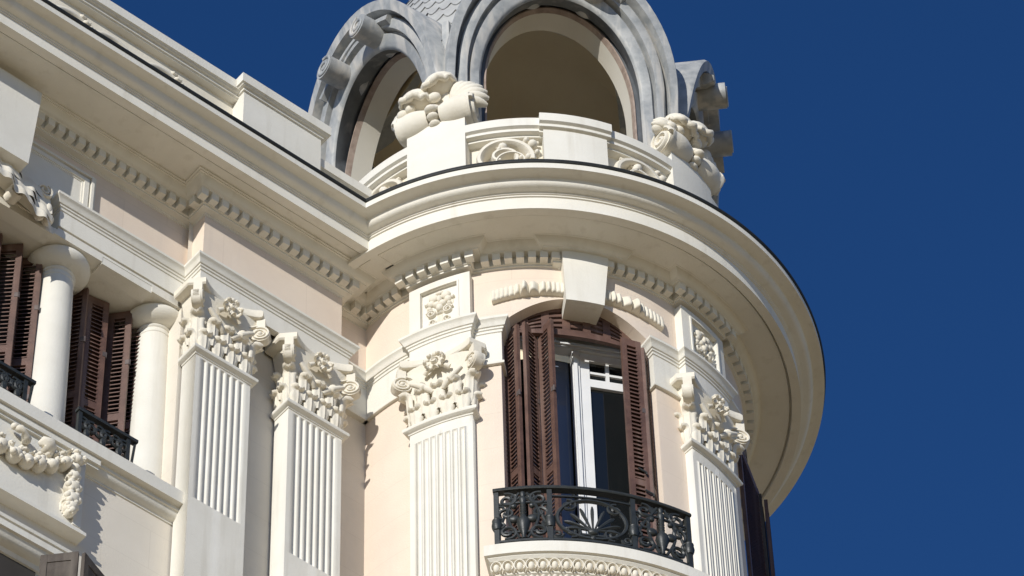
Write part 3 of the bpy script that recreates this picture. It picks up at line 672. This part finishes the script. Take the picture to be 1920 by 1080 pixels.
shutter("shutter", (.105, 1.83), (.225, 1.985), BZ0, BZ1 + .08, T, tower, label="louvred shutter leaf beside the open sash")
shutter("shutter", (-.275, 1.93), (-.212, 1.82), BZ0, BZ1 - .06, T, tower, hinge=False, blind=True)
shutter("shutter", (.845, 1.79), (1.02, 1.715), BZ0, BZ1 + .0, T, tower, label="nearly closed shutter leaf on the far side of the balcony window", blind=True, closed=True)
shutter("shutter", (1.035, 1.735), (1.075, 1.60), BZ0, BZ1 - .08, T, tower, hinge=False, blind=True)
m = MB()
for p0, p1 in (((.30, 1.99, 27.72), (.36, 1.96, 27.66)), ((.98, 1.77, 27.92), (1.05, 1.75, 27.88)), ((.93, 1.78, 28.20), (1.0, 1.76, 28.16))):
    q0, q1 = Vector(T(*p0)), Vector(T(*p1)); m.tube([q0, q0 + (q1 - q0) * .6, q1, q1 + Vector((0, 0, -.03))], .010, 6)
m.build("shutter_hook", IRON, tower)
# next window round the tower: shutters seen edge-on and in shade
shutter("shutter", (1.90, .70), (2.085, .06), 26.5, 29.72, T, tower, label="shaded black-looking shutter leaf at the tower's far edge", blind=True, closed=True)
shutter("shutter", (2.10, .10), (2.135, -.25), 26.5, 29.66, T, tower, OLDWOOD, hinge=False, blind=True)
shutter("shutter", (2.155, .06), (2.175, -.28), 26.5, 29.62, T, tower, hinge=False, blind=True)
# balcony slab with egg-and-dart underside
m = MB(); slab = [(-.7, 26.13), (-.10, 26.13), (-.09, 26.18), (-.035, 26.21), (-.03, 26.345), (.0, 26.35), (.02, 26.375), (.02, 26.385), (.045, 26.39), (.045, 26.515), (-.7, 26.53)]
BR = 2.47; BT0, BT1 = -8.9, 34.5
m.sweep([(1.9 * math.sin(R(BT0)), 1.9 * math.cos(R(BT0)))] + arc(BR, BT0, BT1, 1.2) + [(1.9 * math.sin(R(BT1)), 1.9 * math.cos(R(BT1)))], slab, T)
bal = m.build("balcony_slab", STONE, tower, smooth=28)
m = MB()
n = 19
for i in range(n):
    th = BT0 + (BT1 - BT0) * (i + .5) / n; fr = TB(th, BR)
    m.ball(fr, (0, -.02, 26.275), (.030, .035, .048), 10, 7)
    m.ribbon(fr, [(.046 * math.cos(q), 26.275 + .064 * math.sin(q)) for q in [math.pi * (-.28 + 1.56 * k / 14) for k in range(15)]], .016, -.04, .008)
    m.ball(fr, (R((BT1 - BT0) / n / 2) * BR, -.028, 26.255), (.010, .022, .05), 6, 5)
    m.ball(fr, (0, -.05, 26.165), (.026, .035, .025), 8, 5); m.ball(fr, (R((BT1 - BT0) / n / 2) * BR, -.05, 26.165), (.020, .03, .02), 8, 5)
m.build("egg_moulding", ORN, bal, smooth=60)
m = MB(); m.sweep(arc(2.30, BT0 + 1, BT1 - 1, 1.5), [(-.3, 25.75), (0, 25.75), (.02, 25.9), (.06, 26.02), (.08, 26.13), (-.3, 26.13)], T); m.build("bracket_course", STONE, tower)
# ------- balcony railing (ironwork bolted to the slab)
rail = root("balcony_railing", P(WT, 2.45, 26.53), "bowed black iron railing with scrolls and a palmette below the arched tower window", "railing")
RR = 2.455; RT0, RT1 = -7.75, 32.4
m = MB(); m.sweep(arc(RR, RT0 - .3, RT1 + .3, 1.2), [(-.032, 27.205), (.032, 27.205), (.038, 27.215), (.032, 27.24), (-.032, 27.24)], T); m.build("top_rail", IRON, rail)
m = MB(); m.sweep(arc(RR, RT0, RT1, 1.2), [(-.016, 26.575), (.016, 26.575), (.016, 26.60), (-.016, 26.60)], T); m.sweep(arc(RR, 3.2, 19.8, 1.2), [(-.01, 27.125), (.01, 27.125), (.01, 27.14), (-.01, 27.14)], T); m.build("bottom_rail", IRON, rail)
for th in (RT0 + .3, 3.1, 19.9, RT1 - .3):
    m = MB(); m.box(TB(th, RR), -.021, .021, -.02, .02, 26.53, 27.21); o = m.build("post", IRON, rail, smooth=0)
    b = MB(); fr = TB(th, RR); b.lathe((0, 0), [(.0, 26.735), (.032, 26.74), (.042, 26.765), (.047, 26.80), (.040, 26.84), (.043, 26.855), (.03, 26.88), (0, 26.885)], fr, 12); b.build("boss", IRON, o)
for th in (RT0, RT1):
    m = MB(); m.tube([P(th, 2.03, 27.22), P(th, 2.44, 27.22)], .017, 6); m.tube([P(th, 2.03, 26.59), P(th, 2.44, 26.59)], .014, 6); m.tube([P(th, 2.22, 26.59), P(th, 2.22, 27.22)], .012, 6); m.build("return_bar", IRON, rail)
def scr(mb, fr, pts, rad=.013): mb.tube([fr(x, 0, z) for x, z in pts], rad * 1.2, 6, 1.0)
for t0, t1 in ((RT0 + .3, 3.1), (19.9, RT1 - .3)):
    c = (t0 + t1) / 2; fr = TB(c, RR); h = R(t1 - t0) / 2 * RR; m = MB()
    for sx in (-1, 1):
        scr(m, fr, spiral(sx * h * .58, 27.10, .085, .02, math.pi / 2 - sx * .3, sx * 1.35, 36), .0135)
        scr(m, fr, spiral(sx * h * .60, 26.70, .085, .02, -math.pi / 2 + sx * .3, -sx * 1.35, 36), .0135)
        scr(m, fr, spiral(sx * h * .62, 26.93, .075, .018, -math.pi / 2 + sx * .6, sx * 1.3, 32), .012)
        scr(m, fr, [(sx * h * .93, 26.62 + .02 * i) if i < 2 else (sx * h * (.93 - .5 * (i / 14) ** 2), 26.62 + .030 * i) for i in range(15)], .011)
        scr(m, fr, [(sx * (.03 + .10 * math.sin(i / 10 * 3.1)), 26.62 + .056 * i) for i in range(11)], .012)
        m.ball(fr, (sx * h * .34, .0, 26.86), (.05, .03, .045), 8, 6); m.ball(fr, (sx * h * .34, .0, 27.02), (.028, .024, .028), 8, 6)
        m.box(fr, sx * h * .5 - .12, sx * h * .5 + .12, -.010, .010, 27.055, 27.073); m.box(fr, sx * h * .4 - .09, sx * h * .4 + .09, -.010, .010, 26.69, 26.705)
    for sx in (-1, 1):
        scr(m, fr, spiral(sx * h * .30, 27.135, .04, .012, 0 if sx < 0 else math.pi, sx * 1.2, 20), .010)
        scr(m, fr, spiral(sx * h * .84, 26.80, .05, .012, math.pi / 2, -sx * 1.3, 24), .011); scr(m, fr, spiral(sx * h * .84, 27.0, .045, .012, -math.pi / 2, sx * 1.3, 24), .011)
    m.build("scroll_panel", IRON, rail)
    b = MB(); prof = [(.0, 26.60), (.022, 26.61), (.018, 26.66), (.035, 26.70), (.05, 26.75), (.062, 26.80), (.05, 26.845), (.03, 26.86)]
    for k in range(5): prof += [(.030, 26.88 + .034 * k), (.022, 26.90 + .034 * k)]
    prof += [(.026, 27.06), (.035, 27.08), (.03, 27.11), (.018, 27.13), (.028, 27.16), (.022, 27.185), (0, 27.20)]
    b.lathe((0, 0), prof, fr, 12); b.build("baluster", IRON, rail)
c = 11.5; fr = TB(c, RR); m = MB()
scr(m, fr, [(.30 * math.cos(q), 26.86 + .235 * math.sin(q)) for q in [2 * math.pi * i / 48 for i in range(49)]], .016)
for sx in (-1, 1):
    scr(m, fr, spiral(sx * .20, 27.02, .07, .015, math.pi / 2 - sx * .2, sx * 1.4, 30), .012)
    scr(m, fr, spiral(sx * .17, 26.70, .075, .015, -math.pi / 2 + sx * .2, -sx * 1.4, 30), .013)
    scr(m, fr, spiral(sx * .30, 26.66, .05, .012, 0 if sx < 0 else math.pi, sx * 1.4, 24), .011)
for k in range(9):
    q = math.pi * (.06 + .88 * k / 8); l = .22 + .06 * math.sin(q)
    m.tube([fr(.03 * math.cos(q) + l * t * math.cos(q) , .006, 26.70 + .02 + l * t * math.sin(q) * 1.08 - .05 * (abs(math.cos(q)) * t * t)) for t in [i / 8 for i in range(9)]], [.009, .010, .011, .013, .015, .017, .018, .016, .007], 6, .7)
m.ball(fr, (0, .01, 26.70), (.05, .03, .04), 10, 6); m.box(fr, -.10, .10, -.014, .014, 26.655, 26.675); m.ball(fr, (0, .0, 26.63), (.03, .025, .03), 8, 6)
m.build("palmette_panel", IRON, rail)
# small railings between the columns of the wing
def low_rail(u0, u1, label, over):
    v = .0; rt = root("low_railing", F((u0 + u1) / 2, v, 26.94), label, "railing", "low iron railings between the columns")
    m = MB(); m.box(F, u0, u1 + over, v - .028, v + .028, 27.43, 27.465); m.build("top_rail", IRON, rt, smooth=0)
    for u in (u0 + .03, u1 - .03):
        m = MB(); m.box(F, u - .018, u + .018, v - .018, v + .018, 26.94, 27.43); m.build("post", IRON, rt, smooth=0)
    m = MB(); m.tube([F(u1 + over - .015, v, 27.43), F(u1 + over - .035, v, 27.2), F(u1 + over - .04, v, 26.95)], .013, 6); m.build("end_stay", IRON, rt)
    m = MB(); n = 3; st = (u1 - u0 - .06) / n; fr = F
    for k in range(n):
        c = u0 + .03 + st * (k + .5); f2 = FU(0, v)
        for sx in (-1, 1):
            scr(m, f2, spiral(c + sx * st * .24, 27.31, .075, .016, math.pi / 2 - sx * .3, sx * 1.4, 30), .014)
            scr(m, f2, spiral(c + sx * st * .22, 27.12, .07, .015, -math.pi / 2 + sx * .3, -sx * 1.4, 30), .014)
        m.ball(f2, (c, 0, 27.22), (.032, .026, .06), 8, 6); m.ball(f2, (c, 0, 27.34), (.025, .02, .025), 8, 6)
    m.build("scroll_panel", IRON, rt)
low_rail(-5.08, -4.52, "low black iron scroll railing between the two round columns", .06)
low_rail(-6.05, -5.58, "low black iron scroll railing beyond the farther round column, cut by the frame edge", .06)

# ------------------------------------------------------------------ parapet of the tower
tpar = root("tower_parapet", P(14.4, 2.0, 31.3), "curved cream parapet with plain piers and openwork scrolls around the dome", "parapet")
PEDR = 2.129; PIERS = ((-22.6, 8.3), (14.43, 8.45), (51.5, 8.3)); RAILZ = 32.72
m = MB(); m.sweep(arc(1.9, -80, 130, 2), [(-.12, 31.3), (.0, 31.3), (.0, 31.75), (-.12, 31.75)], T); m.build("plinth", STONE, tpar)
def rcop(t0, t1, r, z, ends=True):
    m = MB(); m.sweep(arc(r, t0, t1, 1.5), [(-.28, z), (-.02, z), (-.02, z + .03), (.03, z + .035), (.03, z + .07), (.012, z + .075), (.055, z + .095), (.055, z + .21), (-.28, z + .22)], T)
    return m.build("coping", STONE, tpar, smooth=28)
for t0, t1 in ((-52, -30.8), (-14.4, 6.1), (22.8, 43.3), (59.7, 110)): rcop(t0, t1, PEDR - .055, RAILZ - .03)
rcop(5.0, 23.9, PEDR - .005, RAILZ - .01)
for c, hw in PIERS:
    top = RAILZ if abs(c - 14.43) < 1 else 33.07
    hw2 = hw; m = MB(); fr = TB(c, PEDR); h = R(hw2) * PEDR
    m.box(fr, -h, h, -.30, .0, 31.3, top, 8); m.build("pier", STONE, tpar, smooth=30)
for t0, t1, sx in ((-14.3, 6.0, -1), (22.9, 43.2, -1), (-50, -31, 1)):
    c = (t0 + t1) / 2; fr = TB(c, PEDR - .10); h = R(t1 - t0) / 2 * (PEDR - .10); m = MB()
    m.box(fr, -h, h, -.10, -.055, 31.6, RAILZ, 6)
    m.ribbon(fr, [(sx * x, z) for x, z in spiral(.03, 32.36, .29, .045, math.pi * 1.06, -1.75, 70, .95)], [.075 - .03 * i / 70 for i in range(71)], -.06, .075)
    m.ribbon(fr, [(sx * x, z) for x, z in spiral(-.06, 32.27, .14, .10, 0, 1.0, 40)], .03, -.06, .085)
    for (x, z, s) in ((-.26, 32.56, .05), (-.20, 32.60, .035), (-.30, 32.42, .03), (-.22, 32.35, .04), (-.15, 32.33, .03), (.02, 32.53, .05), (.05, 32.48, .035)): m.ball(fr, (sx * x, .03, z), (s, .06, s), 9, 6)
    for k, (x, z) in enumerate(((-.02, 32.40), (.03, 32.42), (.07, 32.41))): m.leaf(fr, sx * x, -.03, z, .06, .14, .03)
    m.tube([fr(sx * (-.32 + .10 * i), -.01, 32.64 - .018 * math.sin(i * .8)) for i in range(6)], [.02, .03, .034, .03, .024, .016], 8)
    m.build("scroll_relief", ORN, tpar, smooth=55)
# flower-and-scroll finials resting on the outer piers
def finial(c, label):
    rt = root("scroll_finial", P(c, PEDR - .1, 33.05), label, "carved ornament")
    fr = TB(c, PEDR - .10); z = 33.07
    for sx, L in ((-1, .36), (1, .36)):      # two barrel rolls meeting at a bound waist
        m = MB(); g = []; n = 16; mm = 20
        for i in range(n + 1):
            t = i / n; x = sx * (.06 + (L - .06) * t); r = .125 + .045 * math.sin(min(1, t * 1.35) * 2.0) + .012 * (t > .9)
            g.append([fr(x, .05 + r * math.cos(2 * math.pi * k / mm), z + .12 + r * math.sin(2 * math.pi * k / mm)) for k in range(mm)])
        m.grid(g, False, True); m.poly(g[0])
        cap = lambda x, y, zz, sx=sx, L=L: fr(sx * (L + y), .05 + x, zz)
        m.ribbon(cap, spiral(0, z + .12, .155, .02, 0, 2.2, 60), .042, -.03, .035)
        m.prism(cap, [(.14 * math.cos(q * .4189), z + .12 + .14 * math.sin(q * .4189)) for q in range(15)], -.05, .004)
        m.build("barrel_scroll", ORN, rt, smooth=50)
    m = MB()
    for k in range(5): m.ball(fr, (.0, .19 - .05 * abs(k - 2), z + .0 + .06 * k), (.06, .06, .038), 10, 6)
    m.build("bound_waist", ORN, rt, smooth=60)
    for x, y, zz, s in ((-.40, .06, .27, .062), (-.31, .14, .30, .055), (-.22, .16, .31, .045), (.02, .15, .35, .055)):
        m = MB(); m.ball(fr, (x, y, z + zz), (s * 1.15, s, s), 12, 8); m.build("bud", ORN, rt, smooth=60)
    for x, zz, s, tl in ((-.17, .44, .16, -.20), (.06, .56, .165, .28)):   # drooping lily cups with a thick curled lip
        m = MB(); m.ball(fr, (x, .10, z + zz), (s * 1.05, s * .95, s * .80), 20, 12, tl)
        lip = []
        for k in range(17):
            q = math.pi * (1.0 + k / 16); lip.append(fr(x + s * 1.0 * math.cos(q) * math.cos(tl), .12 + .85 * s * abs(math.sin(q)) + .02 * math.sin(k * 1.6), z + zz - .05 + s * math.cos(q) * math.sin(tl) - .03 * abs(math.sin(q)) + .014 * math.sin(k * 2.1)))
        m.tube(lip, [.012 + .028 * math.sin(math.pi * k / 16) for k in range(17)], 9)
        m.build("lily_cup", ORN, rt, smooth=60)
    m = MB()
    for q in (-.12, .0, .12): m.tube([fr(q * (1 - .3 * t), .0 + .04 * t, z + .22 + .42 * t) for t in [i / 6 for i in range(7)]], [.09, .09, .085, .08, .08, .075, .06], 10)
    m.build("stem", ORN, rt, smooth=60)
    def fan(x0, z0, a0, da, n, l, r):
        m = MB()
        for k in range(n):
            an = a0 + da * k
            m.tube([fr(x0 + l * t * math.cos(an), .05 + .06 * math.sin(3 * t), z + z0 + l * t * math.sin(an)) for t in [i / 8 for i in range(9)]], [r * q for q in (.6, .8, 1, 1.15, 1.2, 1.2, 1.1, .85, .35)], 9, .75)
        m.build("leaf_fan", ORN, rt, smooth=60)
    fan(.16, .24, -.30, .30, 6, .36, .052); fan(-.24, .24, 2.35, .28, 3, .25, .045)
finial(-22.6, "cream carved scroll with lily cups on the pier nearer the wing")
finial(51.5, "cream carved scroll with lily cups on the pier at the tower's far side")

# ------------------------------------------------------------------ the dome pavilion
dome = root("dome_pavilion", (0, 0, 31.3 + ZO), "grey zinc dome pavilion with round-headed open arches and scrolled hoods on top of the tower", "dome")
BAYS = (-54.0, 14.0, 85.0, 150.0, 221.0)
def dpl(z): return 1.765 + .165 * max(0, z - 34.0)
def arched(aw, hh, zs, zb, n=36):
    return [(-aw, zb), (-aw, zs - .5)] + [(-aw * math.cos(math.pi * i / n), zs + hh * math.sin(math.pi * i / n)) for i in range(n + 1)] + [(aw, zs - .5), (aw, zb)]
for bi, th in enumerate(BAYS):
    lab = {0: "zinc arch hood facing the wing", 1: "zinc arch hood above the balcony window", 2: "shaded zinc arch hood at the far side"}.get(bi)
    fr0 = TP(th, 0); fr = lambda x, y, z, o=(-.08 if bi == 2 else 0): fr0(x, dpl(z) + y + o, z)
    m = MB(); zb = 32.9
    # archivolt: outer strip, groove, second strip, groove, broad face, then the soffit, its shade painted in, going back to the trim
    prof = [(1.17, 1.755, 34.02, -9), (1.17, 1.755, 34.02, .07), (1.155, 1.735, 34.02, .10), (1.085, 1.62, 34.0, .10), (1.072, 1.61, 34.0, -.06), (1.052, 1.59, 34.0, -.06), (1.042, 1.58, 34.0, .02),
            (1.02, 1.55, 33.99, .035), (.955, 1.475, 33.97, .03), (.945, 1.465, 33.97, -.06), (.925, 1.445, 33.96, -.06), (.915, 1.435, 33.96, -.01), (.83, 1.32, 33.93, -.015), (.815, 1.30, 33.92, -.03), (.805, 1.29, 33.92, -.05)]
    rows = []
    for aw, hh, zs, y in prof: rows.append([fr(x, (y if y < 0 else y * min(1, max(0, (z - 33.35) / .6))) - .09 * (aw > 1.04) * (1 - min(1, max(0, (z - 33.1) / .7))) if y > -5 else -.10 - .85 * min(1, max(0, z - 34.5) / .9), z) for x, z in arched(aw, hh, zs, zb)])
    m.grid(rows)
    hood = m.build("arch_hood", ZINC, dome, lab, smooth=40)
    frw = lambda x, y, z: fr0(x, y, z)
    t = MB(); t.grid([[fr(x, -.05, z) for x, z in arched(.805, 1.29, 33.92, zb)], [fr(x, -.20, z) for x, z in arched(.815, 1.36, 33.92, zb)], [frw(x, 1.64, z) for x, z in arched(.83, 1.56, 33.9, zb)]]); t.build("hood_soffit", ZINC_SHADE, hood, smooth=40)
    t = MB(); rows = []
    for aw, hh, y in ((.86, 1.60, 1.655), (.760, 1.482, 1.665)): rows.append([frw(x, y, z) for x, z in arched(aw, hh, 33.9, zb)])
    t.grid(rows); t.build("hood_soffit", ZINC_SHADE, hood, smooth=30)
    t = MB(); rows = []
    for aw, hh, y in ((.763, 1.485, 1.664), (.761, 1.482, 1.68), (.744, 1.464, 1.68), (.735, 1.455, 1.60)): rows.append([frw(x, y, z) for x, z in arched(aw, hh, 33.9, zb)])
    t.grid(rows); t.build("arch_trim", TRIM, hood, smooth=30)
    t = MB(); rows = []
    for aw, hh, y in ((.735, 1.455, 1.62), (.735, 1.455, 1.40)): rows.append([frw(x, y, z) for x, z in arched(aw, hh, 33.9, zb)])
    t.grid(rows); t.build("reveal", CREAM, hood, smooth=40)
    t = MB()                                # inner wall panel round the arch
    ar = arched(.735, 1.455, 33.9, zb); box_ = []
    for x, z in ar:
        k = max(abs(x) / 1.02, 1e-6); box_.append((max(-1.02, min(1.02, x * 1.02 / .735)), zb if z <= zb + 1e-6 else min(35.52, 33.9 + (z - 33.9) * 2.0) if z > 33.9 else z))
    if bi < 3: t.grid([[frw(x, 1.40, z) for x, z in ar], [frw(x, 1.40, z) for x, z in box_]])
    else: t.grid([[frw(-1.1, 1.40, zb), frw(-1.1, 1.40, 35.6)], [frw(1.1, 1.40, zb), frw(1.1, 1.40, 35.6)]])
    t.build("inner_wall", INNER, dome, smooth=0)
    if bi < 3:
        for sx in (-1, 1):                  # paired scroll rolls on the crown of the hood
            v = MB(); zc = 35.31; fv = lambda x, y, z: fr0(sx * .31 + sx * x, (2.06 if bi == 2 else 2.11) + y, z)
            v.prism(fv, [(.135 * math.cos(q * .2618), zc + .135 * math.sin(q * .2618)) for q in range(24)], -.36, .10)
            v.ribbon(fv, spiral(0, zc, .128, .03, 1.5, 1.6, 60), .034, .09, .118)
            v.build("scroll_roll", ZINC, hood, smooth=40)
        v = MB(); v.ribbon(lambda x, y, z: fr0(x, 2.0 + y, z), [(.62 - .062 * i, 35.22 + .30 * math.sin(math.pi * i / 20)) for i in range(21)], .12, -.30, .06); v.build("crown_band", ZINC, hood, smooth=40)
m = MB(); rows = []                          # domed roof of lapped zinc shingles between the hoods
def domer(z): return 2.02 * math.sqrt(max(0.0, 1 - ((z - 33.6) / 4.4) ** 2)) if z > 33.6 else 2.02
zs = [31.3 + .21 * i for i in range(32)]
nn_ = 84
for i in range(len(zs) - 1):
    z0, z1 = zs[i], min(zs[i + 1], 37.95); 
    if z0 >= 37.9: break
    lo, hi = [], []
    for k in range(nn_ * 4 + 1):
        a_ = 360 * k / (nn_ * 4); ph = ((k / 4 + .5 * (i % 2)) % 1); sc = -.10 * math.sin(math.pi * ph) if z0 > 34.3 else 0
        lo.append(P(a_, domer(z0 + sc) - (.040 if z0 > 34.3 else .045), z0 + sc)); hi.append(P(a_, domer(z1) - .052, z1))
    keep = []
    for k in range(nn_ * 4):
        a_ = 360 * (k + .5) / (nn_ * 4); off = min(abs((a_ - b_ + 180) % 360 - 180) for b_ in BAYS); tt = domer(z0) * math.sin(R(off))
        if z0 > 34.0 and (tt / 1.17) ** 2 + (max(0, z0 - 34.0) / 1.70) ** 2 > 1 or (z0 <= 34.0 and tt > 1.17): keep.append(k)
    m.add(lo + hi, [(k, k + 1, k + 1 + len(lo), k + len(lo)) for k in keep])
m.build("shingle_roof", SLATE, dome, smooth=20)
m = MB(); rows = []                          # faceted plaster vault over the room
for i in range(13):
    q = i / 12 * math.pi / 2
    rows.append([P(th, 1.69 * math.cos(q), 35.40 + 1.75 * math.sin(q)) for th in (-96.5, -20, 48, 116, 185.5, 263.5)])
m.grid(rows); m.build("inner_vault", INNER, dome, smooth=20)
m = MB(); g = []                             # groin swelling out of the vault at the back of the room
for i in range(13):
    q = i / 12 * math.pi / 2 * .8; rr = 1.69 * math.cos(q); z = 35.40 + 1.75 * math.sin(q); k = (1 - i / 12)
    g.append([P(128 - 10 * k - .5, rr * .99, z - .005), P(128 - 1 * k, rr - .20 * k - .01, z - .07 * k), P(128 + 3 * k, rr - .05 * k, z), P(128 + 11 * k + .5, rr * 1.02, z)])
m.grid(g); m.build("vault_groin", INNER, dome, smooth=60)
for th in (-20, 48):                         # zinc corner between two hoods
    m = MB(); frr = TP(th, 2.02); m.prism(frr, [(-.05, 32.9), (.05, 32.9), (.035, 34.8), (-.035, 34.8)], -.3, .035); m.build("corner_strip", ZINC, dome, smooth=0)
